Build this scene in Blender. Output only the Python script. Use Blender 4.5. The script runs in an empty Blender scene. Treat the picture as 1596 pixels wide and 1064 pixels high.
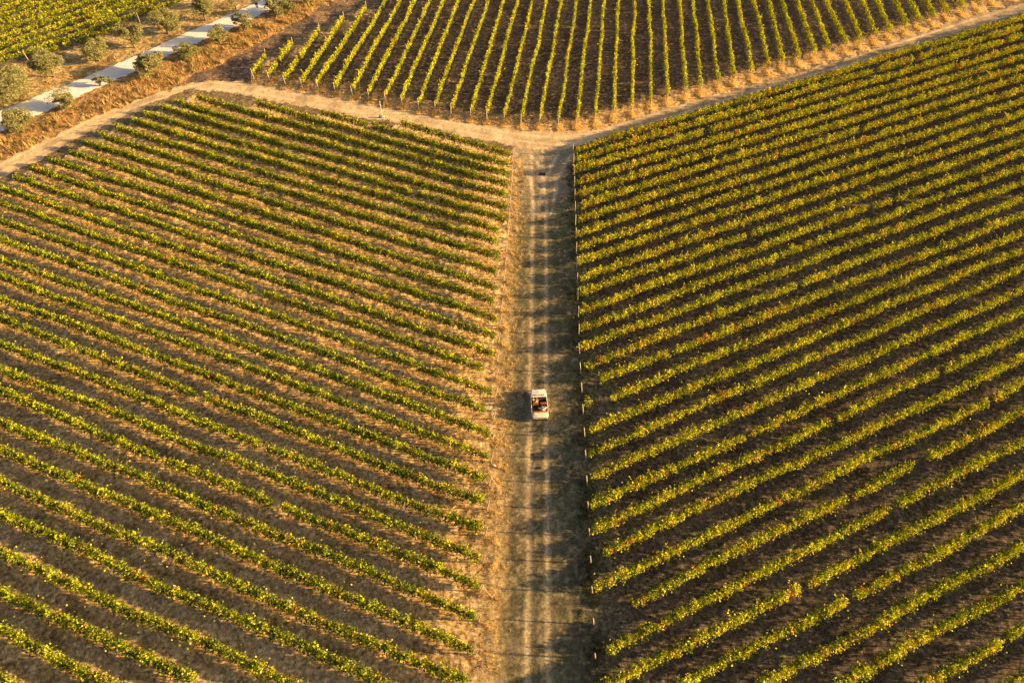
import bpy, bmesh, math, random
import numpy as np
from mathutils import Vector, Matrix

random.seed(7)
RNG = np.random.default_rng(11)
C = bpy.context.scene.collection

# ------------------------------------------------------------------ camera, sky, sun, exposure
PITCH = math.radians(50.8)          # below the horizontal
CAM_H = 55.4
cam_d = bpy.data.cameras.new("camera"); cam = bpy.data.objects.new("camera", cam_d); C.objects.link(cam)
cam_d.lens = 24.0; cam_d.sensor_width = 36.0; cam_d.clip_end = 2000.0
cam.location = (0, 0, CAM_H); cam.rotation_euler = (math.pi / 2 - PITCH, 0, 0)
bpy.context.scene.camera = cam

SUN_EL = math.radians(14.3)
SUN_AZ = math.radians(-4.0)          # direction towards the sun, counter-clockwise from +X
world = bpy.data.worlds.new("World"); bpy.context.scene.world = world
world.use_nodes = True
nt = world.node_tree
sky = nt.nodes.new("ShaderNodeTexSky"); sky.sky_type = 'NISHITA'; sky.sun_disc = False
sky.sun_elevation = SUN_EL; sky.sun_rotation = math.pi / 2 - SUN_AZ
sky.air_density = 1.0; sky.dust_density = 4.0; sky.ozone_density = 0.4
nt.links.new(sky.outputs[0], nt.nodes["Background"].inputs[0])
nt.nodes["Background"].inputs[1].default_value = 0.05
sun_d = bpy.data.lights.new("sun", 'SUN'); sun = bpy.data.objects.new("sun", sun_d); C.objects.link(sun)
sun_d.energy = 5.0; sun_d.angle = math.radians(1.2); sun_d.color = (1.0, 0.64, 0.24)
sv = Vector((math.cos(SUN_AZ) * math.cos(SUN_EL), math.sin(SUN_AZ) * math.cos(SUN_EL), math.sin(SUN_EL)))
sun.rotation_euler = sv.to_track_quat('Z', 'Y').to_euler()
vs = bpy.context.scene.view_settings
vs.view_transform = 'Standard'; vs.look = 'None'; vs.gamma = 1.0; vs.exposure = 1.68
bpy.context.scene.cycles.max_bounces = 6
bpy.context.scene.cycles.transparent_max_bounces = 4

# ------------------------------------------------------------------ helpers
F = 1064.0
def G(x, y, z=0.0):
    """where the sight line through a place of the photo (1596 x 1064) meets the height z: used to survey the plan of the fields"""
    u = (x - 798) / F; v = (y - 532) / F
    dy = math.cos(PITCH) - v * math.sin(PITCH); dz = -math.sin(PITCH) - v * math.cos(PITCH)
    t = (z - CAM_H) / dz
    return np.array([u * t, dy * t])

TAB = RNG.random((256, 256))
def vnoise(x, y, cell, seed=0):
    x = np.asarray(x) / cell + seed * 17.37; y = np.asarray(y) / cell + seed * 9.71
    xi = np.floor(x).astype(int); yi = np.floor(y).astype(int)
    fx = x - xi; fy = y - yi
    fx = fx * fx * (3 - 2 * fx); fy = fy * fy * (3 - 2 * fy)
    a = TAB[xi & 255, yi & 255]; b = TAB[(xi + 1) & 255, yi & 255]
    c = TAB[xi & 255, (yi + 1) & 255]; d = TAB[(xi + 1) & 255, (yi + 1) & 255]
    return (a * (1 - fx) + b * fx) * (1 - fy) + (c * (1 - fx) + d * fx) * fy

def tag(o, label=None, cat=None, group=None, kind=None):
    if label: o['label'] = label
    if cat: o['category'] = cat
    if group: o['group'] = group
    if kind: o['kind'] = kind
    return o
def empty(name, loc=(0, 0, 0), rz=0):
    o = bpy.data.objects.new(name, None); C.objects.link(o); o.location = loc; o.rotation_euler = (0, 0, rz)
    o.empty_display_size = 0.3
    return o
def link(name, me, mat=None, parent=None):
    o = bpy.data.objects.new(name, me); C.objects.link(o)
    if mat is not None and len(me.materials) == 0: me.materials.append(mat)
    if parent is not None: o.parent = parent
    return o
def np_mesh(name, verts, faces_n, loops, colors=None, smooth=False):
    """verts (N,3); faces_n: vertices per face; loops: flat vertex indices; colors (F,4) per face"""
    me = bpy.data.meshes.new(name)
    nf = len(loops) // faces_n
    me.vertices.add(len(verts)); me.vertices.foreach_set("co", np.ascontiguousarray(verts, dtype=np.float32).ravel())
    me.loops.add(len(loops)); me.loops.foreach_set("vertex_index", np.ascontiguousarray(loops, dtype=np.int32))
    me.polygons.add(nf)
    me.polygons.foreach_set("loop_start", np.arange(0, nf * faces_n, faces_n, dtype=np.int32))
    me.update(calc_edges=True)
    if colors is not None:
        at = me.attributes.new("tint", 'FLOAT_COLOR', 'FACE')
        at.data.foreach_set("color", np.ascontiguousarray(colors, dtype=np.float32).ravel())
    if smooth:
        me.polygons.foreach_set("use_smooth", np.ones(nf, dtype=bool))
    me.validate(verbose=False)
    return me

def leaf_quads(P, size, up=0.25, aspect=1.0, rng=RNG):
    """one small randomly turned quad for each point of P (N,3)"""
    n = len(P)
    nrm = rng.normal(size=(n, 3)); nrm[:, 2] += up * 2; nrm /= np.linalg.norm(nrm, axis=1)[:, None]
    t = rng.normal(size=(n, 3)); t -= (t * nrm).sum(1)[:, None] * nrm; t /= np.linalg.norm(t, axis=1)[:, None]
    b = np.cross(nrm, t)
    s = np.asarray(size).reshape(-1, 1) * 0.5 * np.ones((n, 1))
    t = t * s * aspect; b = b * s
    k = nrm * s * 0.35
    V = np.stack([P - t * 1.1, P - b + k * .6, P + t * 1.1, P + b + k * .6], axis=1).reshape(-1, 3)
    return V, np.arange(4 * n, dtype=np.int32)

# ------------------------------------------------------------------ materials
def new_mat(name):
    m = bpy.data.materials.new(name); m.use_nodes = True
    m.node_tree.nodes.clear()
    return m, m.node_tree.nodes, m.node_tree.links
def leaf_material(name, trans=0.45, gain=1.0, gloss=0.04):
    m, N, L = new_mat(name)
    out = N.new("ShaderNodeOutputMaterial"); at = N.new("ShaderNodeAttribute"); at.attribute_name = "tint"
    hs = N.new("ShaderNodeHueSaturation"); hs.inputs['Value'].default_value = gain
    L.new(at.outputs['Color'], hs.inputs['Color'])
    d = N.new("ShaderNodeBsdfDiffuse"); t = N.new("ShaderNodeBsdfTranslucent"); g = N.new("ShaderNodeBsdfGlossy")
    g.inputs['Roughness'].default_value = 0.45
    L.new(hs.outputs[0], d.inputs['Color'])
    tint = N.new("ShaderNodeMixRGB"); tint.blend_type = 'MULTIPLY'; tint.inputs[0].default_value = 1; tint.inputs[2].default_value = (1.25, 1.15, .45, 1)
    L.new(hs.outputs[0], tint.inputs[1]); L.new(tint.outputs[0], t.inputs['Color'])
    mx = N.new("ShaderNodeMixShader"); mx.inputs[0].default_value = trans
    L.new(d.outputs[0], mx.inputs[1]); L.new(t.outputs[0], mx.inputs[2])
    m2 = N.new("ShaderNodeMixShader"); m2.inputs[0].default_value = gloss
    L.new(mx.outputs[0], m2.inputs[1]); L.new(g.outputs[0], m2.inputs[2]); L.new(m2.outputs[0], out.inputs[0])
    return m
def plain(name, col, rough=0.6, metal=0.0, noise=0.15, scale=8.0, coat=0.0, bump=0.0):
    m, N, L = new_mat(name)
    out = N.new("ShaderNodeOutputMaterial"); p = N.new("ShaderNodeBsdfPrincipled")
    tc = N.new("ShaderNodeTexCoord"); nz = N.new("ShaderNodeTexNoise"); nz.inputs['Scale'].default_value = scale; nz.inputs['Detail'].default_value = 5
    L.new(tc.outputs['Object'], nz.inputs['Vector'])
    mx = N.new("ShaderNodeMixRGB"); mx.inputs[1].default_value = tuple(c * (1 - noise) for c in col) + (1,); mx.inputs[2].default_value = tuple(min(1, c * (1 + noise)) for c in col) + (1,)
    L.new(nz.outputs['Fac'], mx.inputs[0]); L.new(mx.outputs[0], p.inputs['Base Color'])
    p.inputs['Roughness'].default_value = rough; p.inputs['Metallic'].default_value = metal
    p.inputs['Coat Weight'].default_value = coat
    if bump:
        b = N.new("ShaderNodeBump"); b.inputs['Strength'].default_value = bump; b.inputs['Distance'].default_value = 0.01
        L.new(nz.outputs['Fac'], b.inputs['Height']); L.new(b.outputs[0], p.inputs['Normal'])
    L.new(p.outputs[0], out.inputs[0])
    return m
def soil_material(name, speck=1.0, fine=1.0, bumpd=0.06):
    """ground colour from the surveyed surface attribute, broken up by clods, crumbs and bits of straw"""
    m, N, L = new_mat(name)
    out = N.new("ShaderNodeOutputMaterial"); p = N.new("ShaderNodeBsdfPrincipled"); p.inputs['Roughness'].default_value = 0.95
    p.inputs['Specular IOR Level'].default_value = 0.15
    at = N.new("ShaderNodeAttribute"); at.attribute_name = "soil"
    tc = N.new("ShaderNodeTexCoord")
    n1 = N.new("ShaderNodeTexNoise"); n1.inputs['Scale'].default_value = 2.6 * fine; n1.inputs['Detail'].default_value = 8; n1.inputs['Roughness'].default_value = 0.72
    n2 = N.new("ShaderNodeTexVoronoi"); n2.inputs['Scale'].default_value = 5.0 * fine
    L.new(tc.outputs['Object'], n1.inputs['Vector']); L.new(tc.outputs['Object'], n2.inputs['Vector'])
    r1 = N.new("ShaderNodeMapRange"); r1.inputs['From Min'].default_value = .33; r1.inputs['From Max'].default_value = .67
    r1.inputs['To Min'].default_value = 1 - .55 * speck; r1.inputs['To Max'].default_value = 1 + .5 * speck
    L.new(n1.outputs['Fac'], r1.inputs['Value'])
    rg = N.new("ShaderNodeSeparateColor"); L.new(n2.outputs['Color'], rg.inputs[0])
    r2 = N.new("ShaderNodeMapRange"); r2.inputs['To Min'].default_value = 1 - .3 * speck; r2.inputs['To Max'].default_value = 1 + .35 * speck
    L.new(rg.outputs[0], r2.inputs['Value'])
    mu = N.new("ShaderNodeMath"); mu.operation = 'MULTIPLY'; L.new(r1.outputs[0], mu.inputs[0]); L.new(r2.outputs[0], mu.inputs[1])
    mc = N.new("ShaderNodeVectorMath"); mc.operation = 'SCALE'
    L.new(at.outputs['Color'], mc.inputs[0]); L.new(mu.outputs[0], mc.inputs['Scale'])
    L.new(mc.outputs[0], p.inputs['Base Color'])
    b = N.new("ShaderNodeBump"); b.inputs['Strength'].default_value = 1.0; b.inputs['Distance'].default_value = bumpd
    L.new(n1.outputs['Fac'], b.inputs['Height']); L.new(b.outputs[0], p.inputs['Normal'])
    L.new(p.outputs[0], out.inputs[0])
    return m
M_leaf = leaf_material("vine_leaf", 0.2, 1.1, .012)
M_olive = leaf_material("olive_leaf", 0.25, 1.0, 0.02)
M_straw = leaf_material("dry_grass", 0.35, 1.0, 0.02)
M_clod = leaf_material("clod", 0.0, 1.0, 0.0)
M_post = plain("weathered_post", (0.46, 0.36, 0.26), 0.9, 0, .3, 6, bump=.5)
M_bark = plain("olive_bark", (0.16, 0.12, 0.085), 0.95, 0, .4, 9, bump=1)
M_soil = soil_material("tilled_soil", 1.25, 1.0, .07)
M_track = soil_material("worn_track", .75, 1.4, .03)
M_sand = soil_material("sandy_path", .45, 1.3, .03)
M_gravel = soil_material("white_gravel", .16, 2.2, .01)

# ------------------------------------------------------------------ survey of the vine rows (plan only)
def smooth(v, keep=.35, deg=3, extra=0):
    v = np.array(v); k = np.arange(len(v)); c = np.polyfit(k, v, deg); fit = np.polyval(c, k)
    out = list(fit + (v - fit) * keep)
    step = np.mean(np.diff(fit)[-5:])
    for _ in range(extra): out.append(out[-1] + step)
    return out
ZC = 1.3
A_ = [230,245.5,261,280.6,301,320,340.6,359,383,404,431,452,481.6,508.5,537.5,567.4,597,631,671,703,745,786,826,866,914,963,1023]
B_ = [54.8,68,84,101,116,132,150,168,188,209,229,250,270.6,293,318,346,373,400,427,460,491,527,562,603,640,688,738,787,842,903,964,1034]
NR = 34
ga = smooth([G(900, y, ZC)[1] for y in A_], extra=NR - len(A_)); gb = [G(1496, y, ZC) for y in B_]
gbx = smooth([p[0] for p in gb], extra=NR - len(B_)); gby = smooth([p[1] for p in gb], extra=NR - len(B_))
rows = []   # dicts: field, a (start), b (end), lean end
def edge_r(y):       # X of the right-hand row ends along the track, by Y
    return np.interp(y, [-12, 10, 33, 45, 54, 75, 82], [6.0, 6.25, 6.85, 7.0, 7.35, 8.15, 8.3])
gax = [G(900, y, ZC)[0] for y in A_]
for k in range(NR):
    yA = ga[k]; xA = np.interp(yA, [-12, 8, 33, 54, 82], [5.6, 5.95, 7.1, 7.6, 8.5])
    a = np.array([xA, yA]); b = np.array([gbx[k], gby[k]])
    d = (b - a) / np.linalg.norm(b - a)
    ae = a + d * ((edge_r(yA) - a[0]) / d[0])
    xe = 52 + (b[1] + 6) * 0.49 + 8          # just past the edge of the picture
    be = a + d * ((xe - a[0]) / d[0])
    rows.append(dict(f='R', k=k, a=ae, b=be, posts=(True, False)))
C_ = [222,240,254,269,287,306.5,324,343,362,386,409,435,456,486,513,539,565,596,634,665,698,735,773,817,862,909,955,1013,1070]
S_ = [(622,188),(500,172),(397,158),(296,147),(271,158),(247,165),(223,175),(204,186),(178,195),(156,207),(130,218),(105,233),(73,246),(45,258),(20,271)]
D_ = [290.6,314,341,371,401,429,465,495,535,572,608,655,698,748.5,800,857,919,981,1057]
NL = 36
gc = smooth([G(738, y, ZC)[1] for y in C_], extra=NL - len(C_))
gcx = smooth([G(738, y, ZC)[0] for y in C_], extra=NL - len(C_))
LP = [G(x, y, ZC) for x, y in S_] + [G(0, y, ZC) for y in D_]
def edge_l(y):
    return np.interp(y, [-20, 12, 33, 48, 60, 77], [-4.2, -2.75, -1.75, -1.25, -.6, .1])
angs = [math.atan2(gc[k] - LP[k][1], gcx[k] - LP[k][0]) for k in range(len(LP))]
print("L angles", [round(math.degrees(a), 1) for a in angs])
pf = np.polyfit(np.arange(len(angs)), angs, 3)
LEND = [800,794,800,800,792,794,801,779,775,779,777,776,775,791,790,775,756,768,757,770,778,760,756,757,755,758,748,742,735]
for k in range(NL):
    ang = .3 * np.polyval(pf, k) + .7 * angs[k] if k < len(angs) else np.polyval(pf, 33)
    d = np.array([math.cos(ang), math.sin(ang)])
    c = np.array([gcx[k], gc[k]])
    e = c + d * ((edge_l(c[1]) - .15 - c[0]) / d[0])
    if k < 15: s = c + d * ((LP[k][0] - c[0]) / d[0])
    else:
        xs = -(50 + (c[1] + 16) * 0.52 + 6); s = c + d * ((xs - c[0]) / d[0])
    yy = C_[k] if k < len(C_) else 1064
    cut = 0 if k >= len(LEND) else max(0, (797 - (yy - 262) * .072 - LEND[k]) * .058)
    rows.append(dict(f='L', k=k, a=s, b=e, posts=(False, True), cut=cut))
UB = [(397,126),(421,128),(446,135.5),(472,139),(497,142),(523.5,147),(550,152),(576,157),(602,162),(627,166),(653,172),(679,176),(704,181),(734,186),(759,189),(786,192),(812,195),(841,197),(870,198),(898,198),(927,193),(955,186),(984,177),(1013,168),(1038,160.6),(1066.5,152.5),(1091,145),(1118,138),(1142.5,130.5),(1170,123),(1196,115),(1218,108),(1242.5,100.5),(1267.5,93.5),(1290,87.5),(1315,80.5),(1338,74),(1361.6,67),(1384,60),(1409,52),(1431,45),(1452.5,38),(1475,31),(1498,23),(1522,15),(1545,6),(1570,-3)]
UT = [(413,83),(455,65),(497,43),(535,25),(570,8),(600,0),(623,0),(646,0),(670,0),(692,0),(715,0),(739,0),(761,0),(784,0),(807,0),(830,0),(853,0),(875,0),(899,0),(920,0),(943,0),(964,0),(988,0),(1011.5,0),(1034,0),(1058,0),(1080.5,0),(1104,0),(1127,0),(1150,0),(1174,0),(1197,0),(1219,0),(1242,0),(1265,0),(1289,0),(1314,0),(1339,0),(1363,0),(1387,0),(1412,0),(1436,0),(1462,0),(1487,0),(1513,0),(1542,0),(1567,-8)]
for k, (pb, pt) in enumerate(zip(UB, UT)):
    a = G(*pb); t = G(pt[0], pt[1], ZC); b = t.copy()
    if k > 4:
        ang = math.atan2(t[1] - a[1], t[0] - a[0]) if k < 36 else math.radians(83)
        b = np.array([t[0], t[1]]); L_ = 12.0 if k < 36 else 16
        b = b + np.array([math.cos(ang), math.sin(ang)]) * L_
        if k >= 36: b = a + np.array([math.cos(ang), math.sin(ang)]) * (131 - a[1])
    rows.append(dict(f='U', k=k, a=a, b=b, posts=(True, k <= 4)))
w0 = G(0, 99, ZC); w1 = G(181, 36, ZC); wd = (w1 - w0) / np.linalg.norm(w1 - w0)
FY = [99, 88, 76, 64, 53, 41, 29, 18.5, 8.5, -1, -10, -19]
for k, y in enumerate(FY):
    p = G(0, y, ZC); a = p - wd * 10; b = p + wd * (112 - 6 * 0 - p[1] + 22 * 0) / wd[1] if False else p + wd * ((132 - p[1]) / wd[1])
    if k == 0: a = G(40, 86, ZC); b = G(214, 26, ZC)
    if k == 1: b = G(262, 0, ZC) + wd * 4
    rows.append(dict(f='F', k=k, a=a, b=b, posts=(k == 0, False)))
print("rows", len(rows))

# ------------------------------------------------------------------ plan areas (ground)
def gpoly(pts): return np.array([G(*p) for p in pts])
road_l = [(-90,214),(0,173),(140.5,118),(208,89),(283.5,55),(376,15),(399,5),(415,-4),(440,-22)]
road_r = [(470,-14),(440,4),(417,16),(399,27.6),(351,49),(276,80),(216,109),(150.5,138),(83,168),(0,204.5),(-90,250)]
P_road = gpoly(road_l + road_r)
P_weed = gpoly(road_r + [(-90,290),(0,250),(60,225),(130,190),(210,157),(262,142),(300,118),(345,100),(395,72),(450,42),(520,0),(560,-18)])
P_verge = gpoly([(-90,214),(0,173),(140.5,118),(208,89),(283.5,55),(376,15),(399,5),(440,-22),(330,-24),(270,5),(205,35),(120,68),(50,92),(-90,150)])
P_path = gpoly([(-90,290),(0,246),(60,222),(130,187),(210,154),(262,138),(330,125),(395,130),(440,140),(500,148),(560,160),(640,176),(720,190),(800,202),(870,206),(930,203),(1000,182),(1060,163),(1140,142),(1230,118),(1330,88),(1420,58),(1500,30),(1600,4),(1700,-25),
                (1700,-8),(1596,22),(1500,50),(1420,76),(1300,112),(1200,140),(1100,172),(1000,198),(900,226),(870,236),(800,228),(740,215),(640,196),(560,182),(480,168),(400,152),(300,138),(262,150),(200,180),(130,212),(70,242),(0,280),(-90,330)])
P_track = gpoly([(800,224),(893,224),(893,300),(897,420),(900,520),(906,700),(912,900),(920,1064),(930,1300),(700,1300),(738,1064),(752,880),(764,720),(773,590),(782,480),(790,350)])
P_apron = gpoly([(262,138),(300,118),(345,100),(395,72),(450,42),(520,0),(560,-18),(600,-18),(560,12),(510,36),(460,60),(415,85),(392,130),(330,125)])
def inside(px, py, poly):
    r = np.zeros(px.shape, bool); n = len(poly)
    for i in range(n):
        x0, y0 = poly[i]; x1, y1 = poly[(i + 1) % n]
        if y0 == y1: continue
        c = ((y0 > py) != (y1 > py)) & (px < (x1 - x0) * (py - y0) / (y1 - y0) + x0)
        r ^= c
    return r
STEP = 0.22
gx = np.concatenate([np.array([-700, -400, -260, -180, -140, -120]), np.arange(-108, 108 + .01, STEP), np.array([120, 140, 180, 260, 400, 700])])
gy = np.concatenate([np.array([-500, -250, -120, -60, -30, -15]), np.arange(-2, 136, STEP), np.array([142, 150, 170, 220, 320, 500, 900])])
NX, NY = len(gx), len(gy)
X, Y = np.meshgrid(gx, gy); X = X.ravel(); Y = Y.ravel()
jx = (vnoise(X, Y, 1.1, 31) - .5) * .9 + (vnoise(X, Y, .4, 32) - .5) * .35   # ragged edges between surfaces
jy = (vnoise(X, Y, 1.1, 33) - .5) * .9 + (vnoise(X, Y, .4, 34) - .5) * .35
XJ, YJ = X + jx, Y + jy
xr = X + (vnoise(X, Y, .8, 35) - .5) * .6
z_road = inside(xr, Y, P_road); z_weed = inside(XJ, YJ, P_weed) & ~z_road; z_verge = inside(XJ, YJ, P_verge) & ~z_road
z_path = inside(XJ, YJ, P_path) & ~z_road & ~z_weed; z_track = inside(XJ, YJ, P_track) & ~z_path
z_apron = inside(XJ, YJ, P_apron) & ~z_road & ~z_weed & ~z_path
n_big = vnoise(X, Y, 9, 1); n_mid = vnoise(X, Y, 2.2, 2); n_sm = vnoise(X, Y, .75, 3); n_ti = vnoise(X, Y, .3, 4)
# field masks from the row lines: distance across to the nearest row and which gap between rows one stands in
field = np.full(len(X), 'O'); rowd = np.full(len(X), 9.0); rown = np.zeros(len(X), int); side = np.zeros(len(X)); along = np.full(len(X), 99.0)
for r in rows:
    a, b = r['a'], r['b']; d = b - a; ln = np.linalg.norm(d); d = d / ln
    s = (X - a[0]) * d[0] + (Y - a[1]) * d[1]; q = (Y - a[1]) * d[0] - (X - a[0]) * d[1]
    m = (s > -1.2) & (s < ln + 1.2) & (np.abs(q) < rowd)
    rowd[m] = np.abs(q[m]); field[m] = r['f']; rown[m] = r['k'] * 2 + (q[m] < 0); side[m] = q[m]
    along[m] = np.minimum(s, ln - s)[m]
isfield = rowd < 1.9
fL = isfield & (field == 'L'); fR = isfield & (field == 'R'); fU = isfield & (field == 'U'); fF = isfield & (field == 'F')
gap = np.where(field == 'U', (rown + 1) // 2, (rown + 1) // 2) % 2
col = np.zeros((len(X), 3))
def setc(m, c, var=0.0, n=None):
    v = 1 + var * ((n_mid if n is None else n)[m] - .5) * 2
    col[m] = np.array(c) * v[:, None]
def blend(w, c):
    w = np.clip(w, 0, 1)[:, None]; col[:] = col * (1 - w) + np.array(c) * w
setc(np.ones(len(X), bool), (.20, .15, .085), .25)
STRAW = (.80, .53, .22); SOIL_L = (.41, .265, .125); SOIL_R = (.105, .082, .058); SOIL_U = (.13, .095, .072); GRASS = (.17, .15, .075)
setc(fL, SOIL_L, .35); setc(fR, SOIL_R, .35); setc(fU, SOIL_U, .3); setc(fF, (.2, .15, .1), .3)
lf = fL.astype(float)
blend(lf * np.clip(1.45 - np.abs(side + .4) / .66 + (n_sm - .5) * 1.5, 0, 1) * .95, STRAW)
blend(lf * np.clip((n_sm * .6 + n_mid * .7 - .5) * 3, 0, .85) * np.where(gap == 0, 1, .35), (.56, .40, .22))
blend(lf * np.clip((n_ti - .70) * 7, 0, .9), (.64, .47, .28))
blend(lf * np.clip((n_ti * .5 + n_mid * .6 - .62) * -3 - .6, 0, .5), (.16, .11, .07))
blend(lf * (rown > 40) * .3 * np.clip(n_big * 1.6, 0, 1), (.16, .12, .07))  # soil of the near rows painted darker to deepen their shadow bands
blend(fR * np.clip((n_ti - .80) * 6, 0, .6), (.28, .21, .16))
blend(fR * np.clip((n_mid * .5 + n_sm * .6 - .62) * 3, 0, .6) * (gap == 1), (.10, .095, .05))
blend(fR * np.clip(1.3 - along / 2.5 + (n_sm - .5), 0, 1), (.13, .115, .065))
blend(fU * np.clip(.85 - rowd / .5 + (n_sm - .5), 0, 1) * .45, (.30, .2, .1))
blend(fU * np.clip((n_ti - .80) * 6, 0, .7), (.36, .24, .16))
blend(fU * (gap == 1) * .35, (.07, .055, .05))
blend(fU * np.clip(1.15 - along / 3.0 + (n_sm - .5) * 1.2, 0, 1), (.56, .36, .17))
# track: dry grass, two worn wheel ruts
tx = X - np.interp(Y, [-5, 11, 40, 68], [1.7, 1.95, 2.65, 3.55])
rut = np.maximum(np.exp(-((tx + .78) / .24) ** 2), np.exp(-((tx - .78) / .21) ** 2))
rut = np.clip(rut * (1.15 + (vnoise(X, Y / 2.2, 1.0, 8) - .5) * 1.3), 0, 1)
setc(z_track, (.125, .105, .062), .4, n_sm)
blend(z_track * np.clip((tx - .9) / 2, 0, 1) * .55, (.095, .09, .05))  # greener right side, darkened to put the row ends' shade into the colour
blend(z_track * np.clip((vnoise(X, Y, 3.5, 9) - .5) * 3, 0, .6), (.13, .125, .06))
blend(z_track * rut * .75 * np.clip(.7 + n_sm * .6, 0, 1), (.50, .385, .245))
blend(z_track * np.clip((n_ti - .6) * 3, 0, .6), (.34, .27, .16))
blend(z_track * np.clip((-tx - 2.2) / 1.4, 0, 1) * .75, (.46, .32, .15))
blend(z_track * np.clip((Y - 64) / 9, 0, 1) * .7, (.40, .31, .2))
setc(z_path, (.68, .49, .29), .2, n_sm)
blend(z_path * np.clip((n_mid - .55) * 4, 0, .6) , (.34, .25, .14))
blend(z_path * np.clip((X - 10) / 14, 0, 1) * np.clip(.55 + n_mid * .6, 0, .9), (.24, .18, .13))  # right branch painted darker, as shade from the top vine row
def near_line(pts):
    q = gpoly(pts); dd = np.full(len(X), 99.0)
    for (x0, y0), (x1, y1) in zip(q[:-1], q[1:]):
        L2 = (x1 - x0) ** 2 + (y1 - y0) ** 2; tt = np.clip(((X - x0) * (x1 - x0) + (Y - y0) * (y1 - y0)) / L2, 0, 1)
        dd = np.minimum(dd, np.hypot(X - x0 - tt * (x1 - x0), Y - y0 - tt * (y1 - y0)))
    return dd
patchy = .55 + 1.1 * (vnoise(X, Y, 1.4, 41) - .5)
pr = np.zeros(len(X))
for ln_ in ([(-60,293),(0,263),(70,229),(130,198),(200,166),(262,146),(330,133),(400,141),(480,155),(560,171),(640,185),(740,203),(800,214),(870,221),(930,212),(1000,190),(1100,159),(1200,129),(1310,99),(1420,67),(1500,41),(1600,11)],
            [(843,330),(838,285),(826,250),(795,222),(740,205)], [(850,330),(858,280),(880,240),(920,216),(990,194)]):
    dl = near_line(ln_); pr = np.maximum(pr, np.exp(-((dl - .8) / .24) ** 2))
blend(z_path * np.clip(1 - pr * 1.2, 0, 1) * np.clip((n_sm - .42) * 3, 0, .6), (.42, .31, .17))
blend((z_path | z_track) * (Y > 62) * pr * patchy, (.70, .56, .39))
blend(z_road * np.clip(1 - np.exp(-((near_line([(-60,210),(0,188),(145,128),(212,99),(280,67),(363,32),(408,13),(450,-12)]) - .8) / .35) ** 2), 0, 1) * n_mid * .8, (.62, .57, .52))
setc(z_apron, (.13, .095, .075), .35, n_sm)
blend(z_apron * np.clip((n_mid - .5) * 4, 0, .8), (.30, .19, .11))
setc(z_weed, (.34, .20, .085), .35, n_sm); setc(z_verge, (.46, .33, .16), .35, n_sm)
blend(z_verge * np.clip((n_mid - .55) * 5, 0, .8), (.22, .15, .07))
setc(z_road, (.80, .76, .74), .05, n_sm)
# relief: clods, ruts, hoof-sized dips (metres)
Z = (n_sm - .5) * .07 + (n_ti - .5) * .09 + (n_mid - .5) * .10
amp = np.where(z_road, .12, np.where(z_path, .5, np.where(z_track, .55, 1.0)))
amp = np.where(fL, 1.1, amp); amp = np.where((np.abs(X) > 107.5) | (Y < -2) | (Y > 136), 0, amp)
Z = Z * amp - z_track * rut * .05 + z_road * .05
Z = Z + fL * np.clip(1 - rowd / .5, 0, 1) * .08 + fU * np.clip(1 - rowd / .5, 0, 1) * .06
GZ = Z.reshape(NY, NX)
def gz(x, y):
    i = np.clip(np.searchsorted(gx, x) , 1, NX - 1); j = np.clip(np.searchsorted(gy, y), 1, NY - 1)
    return GZ[j, i]
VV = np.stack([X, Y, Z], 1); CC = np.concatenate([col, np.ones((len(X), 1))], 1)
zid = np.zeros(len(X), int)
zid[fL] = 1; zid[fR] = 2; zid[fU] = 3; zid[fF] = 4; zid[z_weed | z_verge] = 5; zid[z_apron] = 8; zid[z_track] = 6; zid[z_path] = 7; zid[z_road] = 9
ii, jj = np.meshgrid(np.arange(NX - 1), np.arange(NY - 1)); v0 = (jj * NX + ii).ravel()
FQ = np.stack([v0, v0 + 1, v0 + NX + 1, v0 + NX], 1); fz = zid[v0]
def ground_piece(name, ids, mat):
    fsel = FQ[np.isin(fz, ids)]
    used = np.unique(fsel); remap = np.zeros(len(X), np.int32); remap[used] = np.arange(len(used))
    me = np_mesh(name, VV[used], 4, remap[fsel].ravel(), smooth=True)
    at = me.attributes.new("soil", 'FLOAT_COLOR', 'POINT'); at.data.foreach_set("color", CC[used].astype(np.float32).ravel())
    o = link(name, me, mat); tag(o, kind='structure')
    return o
ground_piece("ground", [0, 5, 8], M_soil)
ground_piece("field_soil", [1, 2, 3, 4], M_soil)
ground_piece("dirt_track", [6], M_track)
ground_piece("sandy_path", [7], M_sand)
ground_piece("gravel_road", [9], M_gravel)

# ------------------------------------------------------------------ vine rows
def n1(s, cell, seed):
    return vnoise(s, np.zeros_like(s) + seed * 3.3, cell, seed % 50)
PAL = dict(green=(.06, .095, .008), mid=(.21, .25, .014), yellow=(.46, .46, .018), gold=(.58, .42, .03), rust=(.42, .15, .035), brown=(.24, .12, .045))
MIX = {  # shares of green, mid, yellow, gold, rust, brown
    'L': (.52, .34, .10, .02, .008, .012), 'R': (.22, .34, .33, .065, .02, .025),
    'U': (.05, .38, .52, .03, .01, .01), 'F': (.40, .32, .22, .04, .012, .01)}
PC = np.array(list(PAL.values()))
ORD = "first second third fourth fifth sixth seventh eighth ninth tenth eleventh twelfth thirteenth fourteenth fifteenth sixteenth seventeenth eighteenth nineteenth twentieth twenty-first twenty-second twenty-third twenty-fourth twenty-fifth twenty-sixth twenty-seventh twenty-eighth twenty-ninth thirtieth thirty-first thirty-second thirty-third thirty-fourth thirty-fifth thirty-sixth thirty-seventh thirty-eighth thirty-ninth fortieth forty-first forty-second forty-third forty-fourth forty-fifth forty-sixth forty-seventh".split()
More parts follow.
